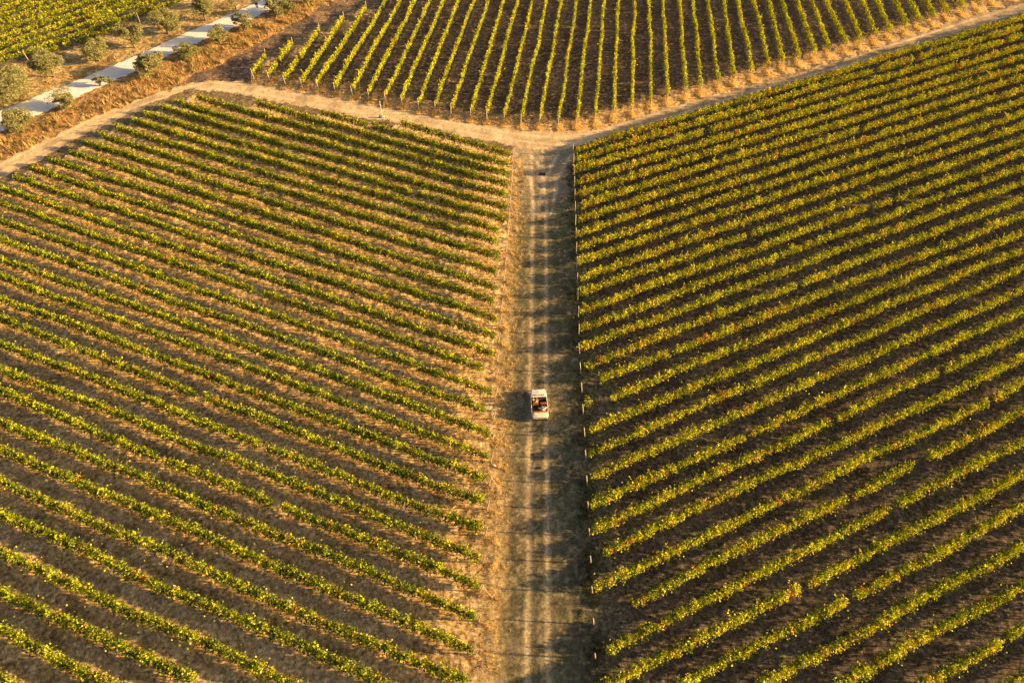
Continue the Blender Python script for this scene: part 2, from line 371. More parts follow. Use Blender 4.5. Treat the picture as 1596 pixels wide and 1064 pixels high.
def cyl(bm, p0, p1, r0, r1, n=7):
    p0 = Vector(p0); p1 = Vector(p1); ax = (p1 - p0).normalized(); t = ax.orthogonal().normalized(); b = ax.cross(t)
    A = [bm.verts.new(p0 + (t * math.cos(2 * math.pi * i / n) + b * math.sin(2 * math.pi * i / n)) * r0) for i in range(n)]
    B = [bm.verts.new(p1 + (t * math.cos(2 * math.pi * i / n) + b * math.sin(2 * math.pi * i / n)) * r1) for i in range(n)]
    for i in range(n): bm.faces.new((A[i], A[(i + 1) % n], B[(i + 1) % n], B[i]))
    bm.faces.new(A[::-1]); bm.faces.new(B)
def bm_obj(name, bm, mat, parent=None, bevel=0, smooth=False, seg=2):
    me = bpy.data.meshes.new(name); bmesh.ops.recalc_face_normals(bm, faces=bm.faces); bm.to_mesh(me); bm.free()
    if smooth: me.polygons.foreach_set("use_smooth", [True] * len(me.polygons))
    o = link(name, me, mat, parent)
    if bevel:
        md = o.modifiers.new("bevel", 'BEVEL'); md.width = bevel; md.segments = seg; md.limit_method = 'ANGLE'; md.angle_limit = math.radians(35)
    return o
def end_post(parent, base, out_dir, h=1.95, lean=.28, brace=False):
    bm = bmesh.new(); z0 = float(gz(base[0], base[1])) - .15
    top = (base[0] + out_dir[0] * lean, base[1] + out_dir[1] * lean, h)
    off = parent.location
    f = lambda p: (p[0] - off[0], p[1] - off[1], p[2] - off[2])
    cyl(bm, f((base[0], base[1], z0)), f(top), .055, .048, 8)
    o = bm_obj("end_post", bm, M_post, parent, smooth=False)
    if brace:
        bm = bmesh.new()
        foot = (base[0] + out_dir[0] * 1.15 + random.uniform(-.15, .15), base[1] + out_dir[1] * 1.15, float(gz(base[0] + out_dir[0], base[1])) - .05)
        cyl(bm, f(foot), f((base[0] + out_dir[0] * lean * .8, base[1] + out_dir[1] * lean * .8, h * .85)), .018, .018, 5)
        bm_obj("stay_wire", bm, M_post, parent)
def vine_row(r):
    f, k = r['f'], r['k']; a, b = r['a'], r['b']; ln = float(np.linalg.norm(b - a)); d = (b - a) / ln; nn = np.array([-d[1], d[0]])
    seed = {'L': 100, 'R': 200, 'U': 300, 'F': 400}[f] + k
    rng = np.random.default_rng(seed)
    dens = {'L': 330, 'R': 290, 'U': 190, 'F': 230}[f]; zoff = 0.0
    near = f in 'LR' and a[1] + b[1] < 2 * 45
    if near: dens *= 1.15
    cut0 = {'L': .3, 'R': .35, 'U': .5, 'F': 0}[f]; s0 = cut0; s1 = ln - .3
    if f == 'L': s1 = ln - .35 - r.get('cut', 0)
    if f == 'R': s0 = .02 + {16: 1.2, 17: 2.6, 25: 3.2, 26: .6}.get(k, 0) + float(rng.random()) * .55
    # shoots (clusters) strung along the wire
    per = 4.5 if f in 'LR' else 4.0
    ns = int((s1 - s0) * per)
    ss = np.sort(np.linspace(s0, s1, ns) + rng.normal(0, .09, ns))
    vigor = n1(ss, 2.3, seed) * .3 + n1(ss, .9, seed + 5) * .4 + .2 + rng.normal(0, .10, ns)   # 0..1.15
    base_w = {'L': .255, 'R': .235, 'U': .115, 'F': .15}[f]
    plant = np.floor(ss / .95).astype(int); pv = rng.uniform(0, 1, plant.max() + 2)[plant]
    vigor = vigor * .62 + pv * .42
    thin = n1(ss, 6.0, seed + 9)
    dead = pv < (.022 if (f in 'LR' and a[1] + b[1] < 90) else .008)
    keep = ~((thin > .95) & (vigor < .5)) if (f == 'R' and k > 13) else np.ones(ns, bool)
    keep &= ~dead
    if f == 'F' and k == 0: keep &= n1(ss, 3.0, 77) > .38
    ss = ss[keep]; vigor = vigor[keep]; ns = len(ss)
    top = {'L': 1.40, 'R': 1.45, 'U': 1.55, 'F': 1.05}[f] + .5 * (vigor - .5) + (rng.random(ns) < .13) * rng.uniform(.1, .45, ns)
    if f == 'R': top = top * (1 + (rng.uniform(.72, 1.14) - 1) * np.clip(1.3 - (ss - s0) / 4.5, 0, 1))
    wob = (n1(ss, 7.0, seed + 3) - .5) * .35
    cnt = np.maximum(6, (dens / per * (.8 + .45 * vigor)).astype(int))
    idx = np.repeat(np.arange(ns), cnt); n = len(idx)
    S = ss[idx] + rng.normal(0, .15, n)
    h = rng.beta(1.6, 1.15, n)
    lo = {'L': .50, 'R': .56, 'U': .62, 'F': .35}[f]
    Zz = lo + (top[idx] - lo) * h
    w = base_w * (.75 + .5 * vigor[idx]) * (1.15 - .55 * np.abs(h - .45))
    Q = wob[idx] + rng.normal(0, 1, n) * w * .72 + (rng.normal(0, .07, ns))[idx]
    # shoots that hang or stick out
    st = rng.random(n) < .03; Q[st] *= 1.9; Zz[st] += rng.uniform(0, .25, st.sum())
    S = np.clip(S, s0 - .25, s1 + .3)
    # long loose shoots that arch out of the top of the hedge
    nsh = int((s1 - s0) * {'L': 1.2, 'R': 1.7, 'U': .7, 'F': .8}[f]); si = rng.integers(0, ns, nsh); m_ = 11
    tt = np.tile(np.linspace(.1, 1, m_), nsh); sr = np.repeat(np.arange(nsh), m_)
    L0 = rng.uniform(.2, .62, nsh)[sr]; da = rng.normal(0, .55, nsh)[sr]; dq = rng.normal(0, .5, nsh)[sr]
    S_ = ss[si][sr] + da * L0 * tt + rng.normal(0, .035, len(tt)); Q_ = wob[si][sr] + dq * L0 * tt + rng.normal(0, .035, len(tt))
    Z_ = top[si][sr] - .12 + L0 * (tt - .35 * tt ** 2 * np.abs(dq) * 1.4)
    S = np.concatenate([S, S_]); Q = np.concatenate([Q, Q_]); Zz = np.concatenate([Zz, Z_]); h = np.concatenate([h, np.full(len(tt), .95)]); idx = np.concatenate([idx, si[sr]]); n = len(S)
    x = a[0] + d[0] * S + nn[0] * Q; y = a[1] + d[1] * S + nn[1] * Q
    P = np.stack([x - a[0], y - a[1], Zz], 1)
    sz = rng.uniform(.10, .165, n) * (1.12 if f in 'UF' else 1.0)
    V, Lp = leaf_quads(P, sz, up=.35, rng=rng)
    # leaf colour: kind of leaf by patch of the row
    mix = np.array(MIX[f], float)
    aut = n1(S, 4.0, seed + 20) * .6 + n1(S, 1.1, seed + 21) * .4
    P_ = np.repeat(mix[None, :], n, 0)
    hot = np.clip((aut - .55) * 4, 0, 1)
    if f == 'R':
        hot = np.clip(hot + np.clip(1 - S / 28, 0, 1) * .45 + np.clip((14 - k) / 20, 0, .45), 0, 1.3)
    P_[:, 3] *= 1 + hot * 1.4; P_[:, 4] *= 1 + hot * 2.6; P_[:, 5] *= 1 + hot * 1.5
    P_[:, 0] *= 1.9 - 1.7 * h; P_[:, 2] *= .35 + 1.3 * h  # darker leaves low, yellower on top: shade and sun put into the tint
    P_ /= P_.sum(1)[:, None]
    uc = rng.random(ns)[idx]; u = np.where(rng.random(n) < .5, uc, rng.random(n)); c = (u[:, None] > np.cumsum(P_, 1)).sum(1).clip(0, 5)
    colr = PC[c] * rng.uniform(.82, 1.2, n)[:, None]
    colr = colr * (1 + .35 * (n1(S, 1.4, seed + 30) - .5))[:, None]
    # woody stems every 0.9 m: slim crossed quads of real width, part of the same plants
    st_s = np.arange(s0 + .3, s1, .9); m = len(st_s); st_s = st_s + rng.normal(0, .06, m)
    SV = []; 
    sx = d[0] * st_s; sy = d[1] * st_s; g0 = gz(a[0] + sx, a[1] + sy) - .03
    tops = rng.uniform(.75, .95, m); lx = rng.normal(0, .05, m); ly = rng.normal(0, .05, m)
    for (ux, uy) in ((.028, 0), (0, .028)):
        q = np.stack([np.stack([sx - ux, sy - uy, g0], 1), np.stack([sx + ux, sy + uy, g0], 1),
                      np.stack([sx + lx + ux * .8, sy + ly + uy * .8, tops], 1), np.stack([sx + lx - ux * .8, sy + ly - uy * .8, tops], 1)], 1)
        SV.append(q.reshape(-1, 3))
    SVa = np.concatenate(SV); V = np.concatenate([V, SVa]); Lp = np.arange(len(V), dtype=np.int32)
    colr = np.concatenate([colr, np.tile(np.array([[.09, .06, .04]]), (2 * m, 1))])
    me = np_mesh("foliage", V, 4, Lp, np.concatenate([colr, np.ones((len(colr), 1))], 1))
    o = ORD[k]
    t = empty("vine_row", (a[0], a[1], 0))
    if f == 'L':
        look = "short green" if k < 2 else ("dense green" if k < 15 else "bushy yellow-green")
        tag(t, f"{look} vine row on sunlit straw ground, {o} below the bright sandy path", "vine row", "vine rows on the straw-coloured side of the track")
    elif f == 'R':
        look = "orange-tinged" if k < 16 else "yellow-topped"
        tag(t, f"{look} vine row on dark shaded soil, {o} below the upper dirt path", "vine row", "vine rows on the dark side of the track")
    elif f == 'U':
        look = "short narrow" if k < 5 else "narrow bright"
        tag(t, f"{look} vine row running away above the sandy path, {o} from the gravel road side", "vine row", "vine rows above the path junction")
    else:
        tag(t, f"yellow and green vine row beyond the olive trees, {o} back from the gravel road", "vine row", "vine rows beyond the gravel road")
    link("foliage", me, M_leaf, t)
    if r['posts'][0]: end_post(t, a, -d, brace=(f == 'U' and k % 4 == 0), lean=.28 if f == 'L' or (f == 'R' and k > 13) else .12)
    if r['posts'][1]: end_post(t, b, d, brace=(f == 'L' and k % 4 == 1), lean=.3 if f == 'L' else .12)
    if f == 'F' and k == 0: end_post(t, b, d, lean=.1)
    if f == 'R' and k == 17:   # one stray shoot left on the end post, then a bare stretch
        pass
    return t
def in_view_row(r):
    f, k = r['f'], r['k']
    if f == 'R' and k > 32: return False
    if f == 'L' and k > 34: return False
    return True
for r in rows:
    if in_view_row(r): vine_row(r)

# ------------------------------------------------------------------ dry grass, weeds, clods
def blades(px, py, h, spread, n_per, cols, name, label=None, cat=None, width=.02, lean=.5, seed=3):
    rng = np.random.default_rng(seed)
    N_ = len(px); idx = np.repeat(np.arange(N_), n_per); n = len(idx)
    hh = h[idx] * rng.uniform(.5, 1.1, n); ang = rng.uniform(0, 2 * np.pi, n); r = rng.uniform(0, 1, n) ** .5 * spread[idx]
    bx = px[idx] + np.cos(ang) * r; by = py[idx] + np.sin(ang) * r; bz = gz(bx, by) - .02
    la = ang + rng.normal(0, .8, n); ll = hh * lean * rng.uniform(.2, 1, n)
    wa = rng.uniform(0, np.pi, n); ww = width * rng.uniform(.6, 1.5, n) * (.6 + hh)
    V = np.stack([np.stack([bx - np.cos(wa) * ww, by - np.sin(wa) * ww, bz], 1), np.stack([bx + np.cos(wa) * ww, by + np.sin(wa) * ww, bz], 1),
                  np.stack([bx + np.cos(la) * ll, by + np.sin(la) * ll, bz + hh], 1)], 1).reshape(-1, 3)
    c = cols[rng.integers(0, len(cols), N_)][idx] * rng.uniform(.75, 1.25, n)[:, None]
    me = np_mesh(name, V, 3, np.arange(3 * n, dtype=np.int32), np.concatenate([c, np.ones((n, 1))], 1))
    o = link(name, me, M_straw); tag(o, label, cat, kind='stuff')
    return o
gold = np.array([(.78, .56, .24), (.68, .47, .19), (.82, .62, .31), (.58, .40, .16), (.48, .40, .15)])
rust = np.array([(.42, .27, .12), (.52, .35, .15), (.34, .22, .10), (.56, .43, .21), (.30, .27, .10), (.64, .47, .22)])
px, py, ph = [], [], []
for r in rows:
    if not in_view_row(r): continue
    a, b = r['a'], r['b']; ln = np.linalg.norm(b - a); d = (b - a) / ln; nn = np.array([-d[1], d[0]])
    f = r['f']
    if f == 'L':
        n = int(ln * 16); s = RNG.uniform(0, ln + .5, n); q = RNG.normal(-.28, .26, n)
        keep = vnoise(s, q * 0 + r['k'] * 5, 1.7, 5) > .28
        px.append((a[0] + d[0] * s + nn[0] * q)[keep]); py.append((a[1] + d[1] * s + nn[1] * q)[keep]); ph.append(RNG.uniform(.08, .24, keep.sum()))
        n = 60; s = ln + RNG.normal(.9, .7, n); q = RNG.normal(0, .45, n)
        px.append(a[0] + d[0] * s + nn[0] * q); py.append(a[1] + d[1] * s + nn[1] * q); ph.append(RNG.uniform(.12, .4, n))
    if f == 'U':
        n = 130; s = RNG.exponential(1.5, n) - 1.0; q = RNG.normal(0, .30, n)
        px.append(a[0] + d[0] * s + nn[0] * q); py.append(a[1] + d[1] * s + nn[1] * q); ph.append(RNG.uniform(.15, .45, n))
        n = 60; s = RNG.uniform(-1.2, .6, n); q = RNG.uniform(-1.2, 1.2, n)
        px.append(a[0] + d[0] * s + nn[0] * q); py.append(a[1] + d[1] * s + nn[1] * q); ph.append(RNG.uniform(.08, .22, n))
px = np.concatenate(px); py = np.concatenate(py); ph = np.concatenate(ph)
blades(px, py, ph, np.full(len(px), .12), 6, gold, "dry_grass", "golden dry grass growing under the vines and at the row ends", "grass")
m = z_track & (np.abs(X) < 20) & (Y > -1) & (RNG.random(len(X)) < .3) & (rut < .45)
tx_, ty_ = X[m] + RNG.normal(0, .08, m.sum()), Y[m] + RNG.normal(0, .08, m.sum())
blades(tx_, ty_, RNG.uniform(.05, .17, len(tx_)), np.full(len(tx_), .1), 5, np.array([(.26, .22, .10), (.16, .165, .07), (.38, .29, .14)]), "track_grass", "short dry grass between and beside the wheel ruts", "grass", width=.016, seed=5)
ey = RNG.uniform(-2, 76, 2600); ex = edge_r(ey) + RNG.normal(-.1, .55, 2600)  # weeds added to close shadow gaps and darken the strip at the row ends
ek = vnoise(ex, ey, 1.6, 51) > .33; ex, ey = ex[ek], ey[ek]
blades(ex, ey, .12 + .5 * vnoise(ex, ey, 1.3, 52) * RNG.random(len(ex)), np.full(len(ex), .16), 8, np.array([(.13, .14, .05), (.2, .17, .07), (.09, .11, .04), (.28, .22, .1)]), "added_shade_weeds", "dark rough weeds along the shaded row ends of the dark field", "weeds", width=.03, seed=12)
def near_pts(px, py, pts):
    q = gpoly(pts); dd = np.full(len(px), 99.0)
    for (x0, y0), (x1, y1) in zip(q[:-1], q[1:]):
        L2 = (x1 - x0) ** 2 + (y1 - y0) ** 2; tt = np.clip(((px - x0) * (x1 - x0) + (py - y0) * (y1 - y0)) / L2, 0, 1)
        dd = np.minimum(dd, np.hypot(px - x0 - tt * (x1 - x0), py - y0 - tt * (y1 - y0)))
    return dd
def scatter_in(mask, frac, extra=None):
    m = mask & (np.abs(X) < 105) & (Y > 0) & (Y < 134) & (RNG.random(len(X)) < frac)
    if extra is not None: m &= extra
    return X[m] + RNG.normal(0, .08, m.sum()), Y[m] + RNG.normal(0, .08, m.sum())
wx, wy = scatter_in(z_weed, .22, (vnoise(X, Y, 1.6, 14) > .3))
wh = .25 + .75 * vnoise(wx, wy, 1.9, 15) + RNG.uniform(-.1, .15, len(wx))
rdist = near_pts(wx, wy, [(-60,210),(0,188),(145,128),(212,99),(280,67),(363,32),(408,13),(450,-12)])
wh = wh * np.clip((rdist - 2.6) / 3.5, .16, 1)
blades(wx, wy, wh, np.full(len(wx), .2), 9, rust, "dry_weeds", "rust-brown dry weeds between the gravel road and the sandy path", "weeds", width=.03, lean=.6, seed=6)
vx_, vy_ = scatter_in(z_verge, .10, (vnoise(X, Y, 2.2, 16) > .42))
blades(vx_, vy_, .15 + .35 * vnoise(vx_, vy_, 1.9, 17), np.full(len(vx_), .2), 7, rust, "verge_grass", "brown dry grass under the olive trees behind the gravel road", "grass", width=.03, seed=7)

def clods(mask, frac, cols, name, label, lo=.03, hi=.09, seed=8):
    rng = np.random.default_rng(seed)
    x, y = scatter_in(mask, frac); n = len(x); s = rng.uniform(lo, hi, n) ** 1.0; z = gz(x, y)
    a = rng.uniform(0, 2 * np.pi, n)
    V = []
    for i in range(3):
        V.append(np.stack([x + np.cos(a + i * 2.094) * s, y + np.sin(a + i * 2.094) * s * rng.uniform(.6, 1, n), z - .02], 1))
    V.append(np.stack([x + rng.normal(0, .2, n) * s, y + rng.normal(0, .2, n) * s, z + s * rng.uniform(.5, 1.1, n)], 1))
    V = np.stack(V, 1).reshape(-1, 3); b = np.arange(n)[:, None] * 4
    Lp = (b + np.array([[0, 1, 3, 1, 2, 3, 2, 0, 3]])).ravel()
    c = np.repeat(cols[rng.integers(0, len(cols), n)] * rng.uniform(.7, 1.3, n)[:, None], 3, 0)
    me = np_mesh(name, V, 3, Lp, np.concatenate([c, np.ones((len(c), 1))], 1))
    o = link(name, me, M_clod); tag(o, label, "clods", kind='stuff'); return o
clods(fL & (rowd > .45), .3, np.array([(.36, .25, .15), (.58, .43, .27), (.2, .13, .09)]), "soil_clods", "crumbly sunlit clods of tilled earth between the greener rows")
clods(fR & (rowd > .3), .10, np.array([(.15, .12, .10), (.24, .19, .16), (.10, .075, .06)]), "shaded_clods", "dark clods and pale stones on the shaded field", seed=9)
clods((fU | z_apron) & (rowd > .3), .16, np.array([(.2, .14, .11), (.34, .22, .15), (.12, .09, .08)]), "brown_clods", "brown clods on the tilled field above the sandy path", seed=10)

# ------------------------------------------------------------------ olive trees
def olive(px_, py_, wpx, hgt=None, label="", dens=1.0, low=.35, tone=0, name="olive_tree", squash=1.0):
    Rm = wpx / 8.6 / 2.0                         # crown radius in metres
    hc = hgt if hgt else Rm * 1.15 + .55          # height of crown centre
    p = G(px_, py_, hc); seed = int(px_ * 7 + py_); rng = np.random.default_rng(seed)
    t = empty(name, (p[0], p[1], 0)); tag(t, label, "olive tree", "olive trees lining the gravel road")
    n_l = int(8 * dens + Rm * 3)
    dirs = rng.normal(size=(n_l, 3)); dirs /= np.linalg.norm(dirs, axis=1)[:, None]; dirs[:, 2] = dirs[:, 2] * .75
    lob = dirs * (Rm * rng.uniform(.40, .80, n_l))[:, None] * np.array([1, 1, .85 * squash]) + np.array([0, 0, hc])
    lr = Rm * rng.uniform(.20, .46, n_l)
    per = int(900 * max(Rm, .8) * dens / 2)
    P = []; 
    for c, r_ in zip(lob, lr):
        v = rng.normal(size=(per, 3)); v /= np.linalg.norm(v, axis=1)[:, None]
        v *= (r_ * rng.uniform(.35, 1.08, per) ** .6)[:, None]
        v[:, 2] *= .85
        P.append(c + v)
    P = np.concatenate(P); P[:, 2] = np.maximum(P[:, 2], low)
    nz_ = vnoise(P[:, 0] * 1.0 + seed, P[:, 1] + P[:, 2] * 1.7, .55, 3); P = P[nz_ > .30]
    n = len(P)
    # sprays: long slim leaves, pointing up and out
    V, Lp = leaf_quads(P, rng.uniform(.06, .11, n), up=.1, aspect=1.7, rng=rng)
    cols = np.array([(.25, .25, .11), (.34, .32, .16), (.17, .18, .07), (.42, .37, .17), (.12, .14, .05)]) if tone == 0 else np.array([(.22, .23, .07), (.30, .28, .10), (.17, .19, .06)])
    c = cols[rng.integers(0, len(cols), n)] * rng.uniform(.75, 1.25, n)[:, None]
    me = np_mesh("crown", V, 4, Lp, np.concatenate([c, np.ones((n, 1))], 1))
    link("crown", me, M_olive, t)
    bm = bmesh.new(); g0 = float(gz(p[0], p[1])) - .1
    fork = Vector((rng.normal(0, .08), rng.normal(0, .08), max(.45, (hc - Rm * .6))))
    cyl(bm, (0, 0, g0), fork, .09 + Rm * .045, .07 + Rm * .03, 9)
    for c_ in lob[:min(7, n_l)]:
        mid = fork.lerp(Vector(c_), .55) + Vector(rng.normal(0, .06, 3))
        cyl(bm, fork, mid, .045 + Rm * .015, .035, 6); cyl(bm, mid, Vector(c_), .035, .012, 5)
    bm_obj("trunk", bm, M_bark, t)
    return t
olive(10, 130, 62, 2.6, "largest olive tree, dense dark crown at the picture edge above the gravel road", 1.25)
olive(73, 99, 48, 2.2, "grey-green olive tree with an open fork, next after the largest one", 1.0)
olive(144, 74, 40, 2.2, "olive tree with twin pale lobes behind the narrow middle of the road", .95)
olive(201, 52, 42, 2.4, "leaning oval olive tree between two rounder ones behind the gravel road", 1.0)
olive(254, 31, 46, 2.3, "broad pale olive tree of two crowns near the far bend of the road", 1.0)
olive(313, 9, 44, 2.5, "tall blocky olive tree behind the road, cut by the upper picture edge", 1.15)
olive(362, -6, 34, 2.2, "olive tree at the upper picture edge whose low branch reaches the road", .8)
olive(24, 187, 43, 1.9, "round olive bush on the near verge, closest to the picture edge", 1.0)
olive(93, 153, 36, 1.7, "olive bush on the near verge with light gaps, second from the edge", .85)
olive(151, 123, 17, 1.2, "tiny olive sapling on the near verge, larger of the close pair", .8)
olive(168, 124, 13, 1.1, "tiny olive sapling on the near verge, smaller of the close pair", .8)
olive(232, 99, 44, 1.9, "roundest dense olive bush overlapping the near edge of the gravel road", 1.3)
olive(291, 79, 36, 1.1, "low pale yellowish olive shrub sprawling over the near verge", .75, .15, 1, squash=.7)
olive(338, 53, 33, 1.6, "upright shaggy olive bush on the near verge below the road bend", 1.0)
olive(377, 33, 35, 1.7, "compact olive bush on the near verge just before the road sign", 1.1)
olive(426, 10, 34, 1.7, "dark-centred olive bush hiding the far end of the gravel road", 1.1)
olive(447, 8, 26, 1.4, "small yellow-green olive bush joined to the one hiding the road end", .9, .2, 1)
olive(478, -8, 34, 1.5, "olive bush half out of the picture above the rust-brown weeds", .9)

# ------------------------------------------------------------------ small things
def bx(bm, c, s, rot=None):
    r = bmesh.ops.create_cube(bm, size=1.0)
    M = Matrix.Translation(c) @ (rot.to_4x4() if rot is not None else Matrix.Identity(4)) @ Matrix.Diagonal((s[0], s[1], s[2], 1))
    bmesh.ops.transform(bm, matrix=M, verts=r['verts'])
M_white = plain("white_paint", (.78, .77, .72), .5, 0, .06)
M_blue = plain("blue_plastic", (.03, .07, .22), .45)
M_dark = plain("dark_metal", (.045, .04, .05), .6)
M_pink = plain("faded_plate", (.62, .42, .42), .5)
M_rubber = plain("black_rubber", (.028, .03, .036), .85, 0, .3, 20)  # tyres and the flat dark patches on the track
M_stone = plain("pale_stone", (.72, .69, .62), .9, 0, .12, 6, bump=.6)
# white marker pole beside the sandy path
p = G(595.5, 179.5); t = empty("marker_pole", (p[0], p[1], 0)); tag(t, "tall white marker pole standing alone on the sandy path", "pole")
bm = bmesh.new(); cyl(bm, (0, 0, -.2), (-.03, 0, 2.1), .035, .03, 10); bm_obj("pole", bm, M_white, t)
bm = bmesh.new(); cyl(bm, (-.03, 0, 2.1), (-.03, 0, 2.2), .06, .04, 10); bm_obj("cap", bm, M_white, t)
p = G(597.5, 183); t = empty("water_valve", (p[0], p[1], 0)); tag(t, "low white irrigation box with a blue valve at the foot of the pole", "irrigation valve")
bm = bmesh.new(); bx(bm, (0, 0, .08), (.3, .24, .2)); bm_obj("box", bm, M_white, t, .02)
bm = bmesh.new(); cyl(bm, (-.42, -.12, -.02), (-.42, -.12, .42), .13, .11, 10); cyl(bm, (-.42, -.12, .3), (-.1, -.05, .2), .04, .04, 8); bm_obj("valve", bm, M_blue, t)
def stone(px_, py_, s, label, mat=None):
    p = G(px_, py_, .1); rng = random.Random(px_)
    bm = bmesh.new(); bmesh.ops.create_icosphere(bm, subdivisions=2, radius=1)
    for v in bm.verts: v.co *= rng.uniform(.85, 1.12); v.co.x *= s[0]; v.co.y *= s[1]; v.co.z *= s[2]
    o = bm_obj("stone", bm, mat or M_stone, smooth=False); o.location = (p[0], p[1], s[2] * .55); tag(o, label, "stone", "loose pale stones")
stone(597, 199, (.2, .12, .12), "small white stone at the grassy edge just below the marker pole")
stone(770, 725, (.2, .14, .13), "bright white stone at the foot of a leaning row-end post beside the track")
# flat dark things lying on the track
def dark_patch_piece(px_, py_, w, l, label, rz=0.0, seed=1):
    p = G(px_, py_); rng = random.Random(seed); t_n = 8
    bm = bmesh.new(); T = []; B_v = []
    outl = []
    for i in range(t_n * 4):
        s = i // t_n; u = (i % t_n) / t_n
        q = [(-1 + 2 * u, -1), (1, -1 + 2 * u), (1 - 2 * u, 1), (-1, 1 - 2 * u)][s]
        outl.append((q[0] * w / 2 + rng.uniform(-.03, .03), q[1] * l / 2 + rng.uniform(-.03, .03)))
    zz = float(np.max(gz(p[0] + np.linspace(-w / 2, w / 2, 9)[:, None] + np.zeros((1, 9)), p[1] + np.linspace(-l / 2, l / 2, 9)[None, :] + np.zeros((9, 1)))))
    top = [bm.verts.new((x, y, .035)) for x, y in outl]; bot = [bm.verts.new((x * 1.02, y * 1.02, -.06)) for x, y in outl]
    bm.faces.new(top); bm.faces.new(bot[::-1])
    for i in range(len(top)): j = (i + 1) % len(top); bm.faces.new((bot[i], bot[j], top[j], top[i]))
    o = bm_obj("dark_patch", bm, M_rubber); o.location = (p[0], p[1], zz); o.rotation_euler = (0, 0, rz); tag(o, label, "mat", "dark patches lying on the track")
dark_patch_piece(840, 711.5, .95, .72, "largest dark square patch lying between the ruts just behind the car", .02, 1)
dark_patch_piece(839.5, 729, .42, .2, "small dark scrap lying on the track just below the square patch", .1, 2)
dark_patch_piece(845, 271.5, .85, .5, "flat dark patch lying on the track near the path junction", -.05, 3)
dark_patch_piece(811.5, 284, .6, .4, "small dark patch beside the straw field's row ends", .2, 4)
# road sign at the far bend
p = G(404.5, 24.5); t = empty("road_sign", (p[0], p[1], 0)); tag(t, "thin pale sign pole with a dark plate beside the far bend of the gravel road", "road sign")
bm = bmesh.new(); cyl(bm, (0, 0, -.2), (0, 0, 2.15), .045, .04, 8); bm_obj("pole", bm, M_white, t)
bm = bmesh.new(); bx(bm, (0, -.03, 1.95), (.5, .03, .42)); bm_obj("upper_plate", bm, M_dark, t, .01)
bm = bmesh.new(); bx(bm, (0, -.03, 1.5), (.44, .03, .34)); bm_obj("lower_plate", bm, M_pink, t, .01)
# a lone bush by the path and the stray shoot on a row-end post
def bush(px_, py_, r_, h, label, n=220, pal=(.10, .14, .03), cat="bush", name="bush"):
    p = G(px_, py_, h / 2); rng = np.random.default_rng(int(px_)); v = rng.normal(size=(n, 3)) * np.array([r_ * .5, r_ * .5, h * .28]) + np.array([0, 0, h * .55]); v[:, 2] = np.clip(v[:, 2], .04, None)
    V, Lp = leaf_quads(v, rng.uniform(.09, .16, n), rng=rng)
    c = np.array([pal]) * rng.uniform(.7, 1.5, n)[:, None]
    st = np.array([[[-.02, 0, -.1], [.02, 0, -.1], [.015, 0, h * .6], [-.015, 0, h * .6]], [[0, -.02, -.1], [0, .02, -.1], [0, .015, h * .6], [0, -.015, h * .6]]]).reshape(-1, 3)
    V = np.concatenate([V, st]); c = np.concatenate([c, [[.1, .07, .05]] * 2])
    me = np_mesh(name, V, 4, np.arange(len(V), dtype=np.int32), np.concatenate([c, np.ones((len(c), 1))], 1))
    o = link(name, me, M_leaf); o.location = (p[0], p[1], 0); tag(o, label, cat)
bush(604.5, 189, .4, .9, "small solitary olive-green bush on the sandy path near the marker pole", 130, (.16, .15, .05))
p17 = [r for r in rows if r['f'] == 'R' and r['k'] == 17][0]
bush(917, 627, .42, 1.5, "stray yellow-green vine beside a bare row-end post on the dark side", 90, (.3, .3, .03), "vine", "vine")

# ------------------------------------------------------------------ the car
CAR = G(840.0, 634.5)
M_cream = plain("cream_paint", (.76, .72, .64), .35, 0, .05, 3, coat=.5)
M_tan = plain("tan_leather", (.34, .12, .035), .55, 0, .2, 10)
M_seat = plain("dark_seat_cloth", (.05, .025, .018), .8, 0, .2, 10)
M_black = plain("black_trim", (.02, .02, .022), .5)
M_canvas = plain("cream_canvas", (.70, .61, .48), .9, 0, .12, 12, bump=.5)
M_chrome = plain("chrome", (.7, .7, .7), .15, 1.0, .02)
M_lamp = plain("lamp_glass", (.75, .75, .72), .1, 0, .02)
M_red = plain("red_lens", (.4, .02, .01), .2)
m_, N, L = new_mat("windscreen_glass"); out = N.new("ShaderNodeOutputMaterial"); gl = N.new("ShaderNodeBsdfGlossy"); gl.inputs['Roughness'].default_value = .02
tr = N.new("ShaderNodeBsdfTransparent"); tr.inputs[0].default_value = (.85, .9, .9, 1); mx = N.new("ShaderNodeMixShader"); mx.inputs[0].default_value = .12
L.new(tr.outputs[0], mx.inputs[1]); L.new(gl.outputs[0], mx.inputs[2]); L.new(mx.outputs[0], out.inputs[0]); M_glass = m_
car = empty("open_car", (CAR[0], CAR[1], 0.0), math.radians(2.6))
tag(car, "small cream open-top car with tan seats driving along the rutted track", "car")
def loft(bm, sections, cap=True):
    rings = [[bm.verts.new(p) for p in s] for s in sections]
    n = len(rings[0])
    for a_, b_ in zip(rings[:-1], rings[1:]):
        for i in range(n): bm.faces.new((a_[i], a_[(i + 1) % n], b_[(i + 1) % n], b_[i]))
    if cap: bm.faces.new(rings[0][::-1]); bm.faces.new(rings[-1])
def sec(y, w, zb, zt, crown=.05, shoulder=.1):
    return [(-w * .92, y, zb), (w * .92, y, zb), (w, y, zb + .2), (w, y, zt - shoulder), (w * .88, y, zt - .02), (w * .45, y, zt + crown * .8), (0, y, zt + crown), (-w * .45, y, zt + crown * .8), (-w * .88, y, zt - .02), (-w, y, zt - shoulder), (-w, y, zb + .2)]
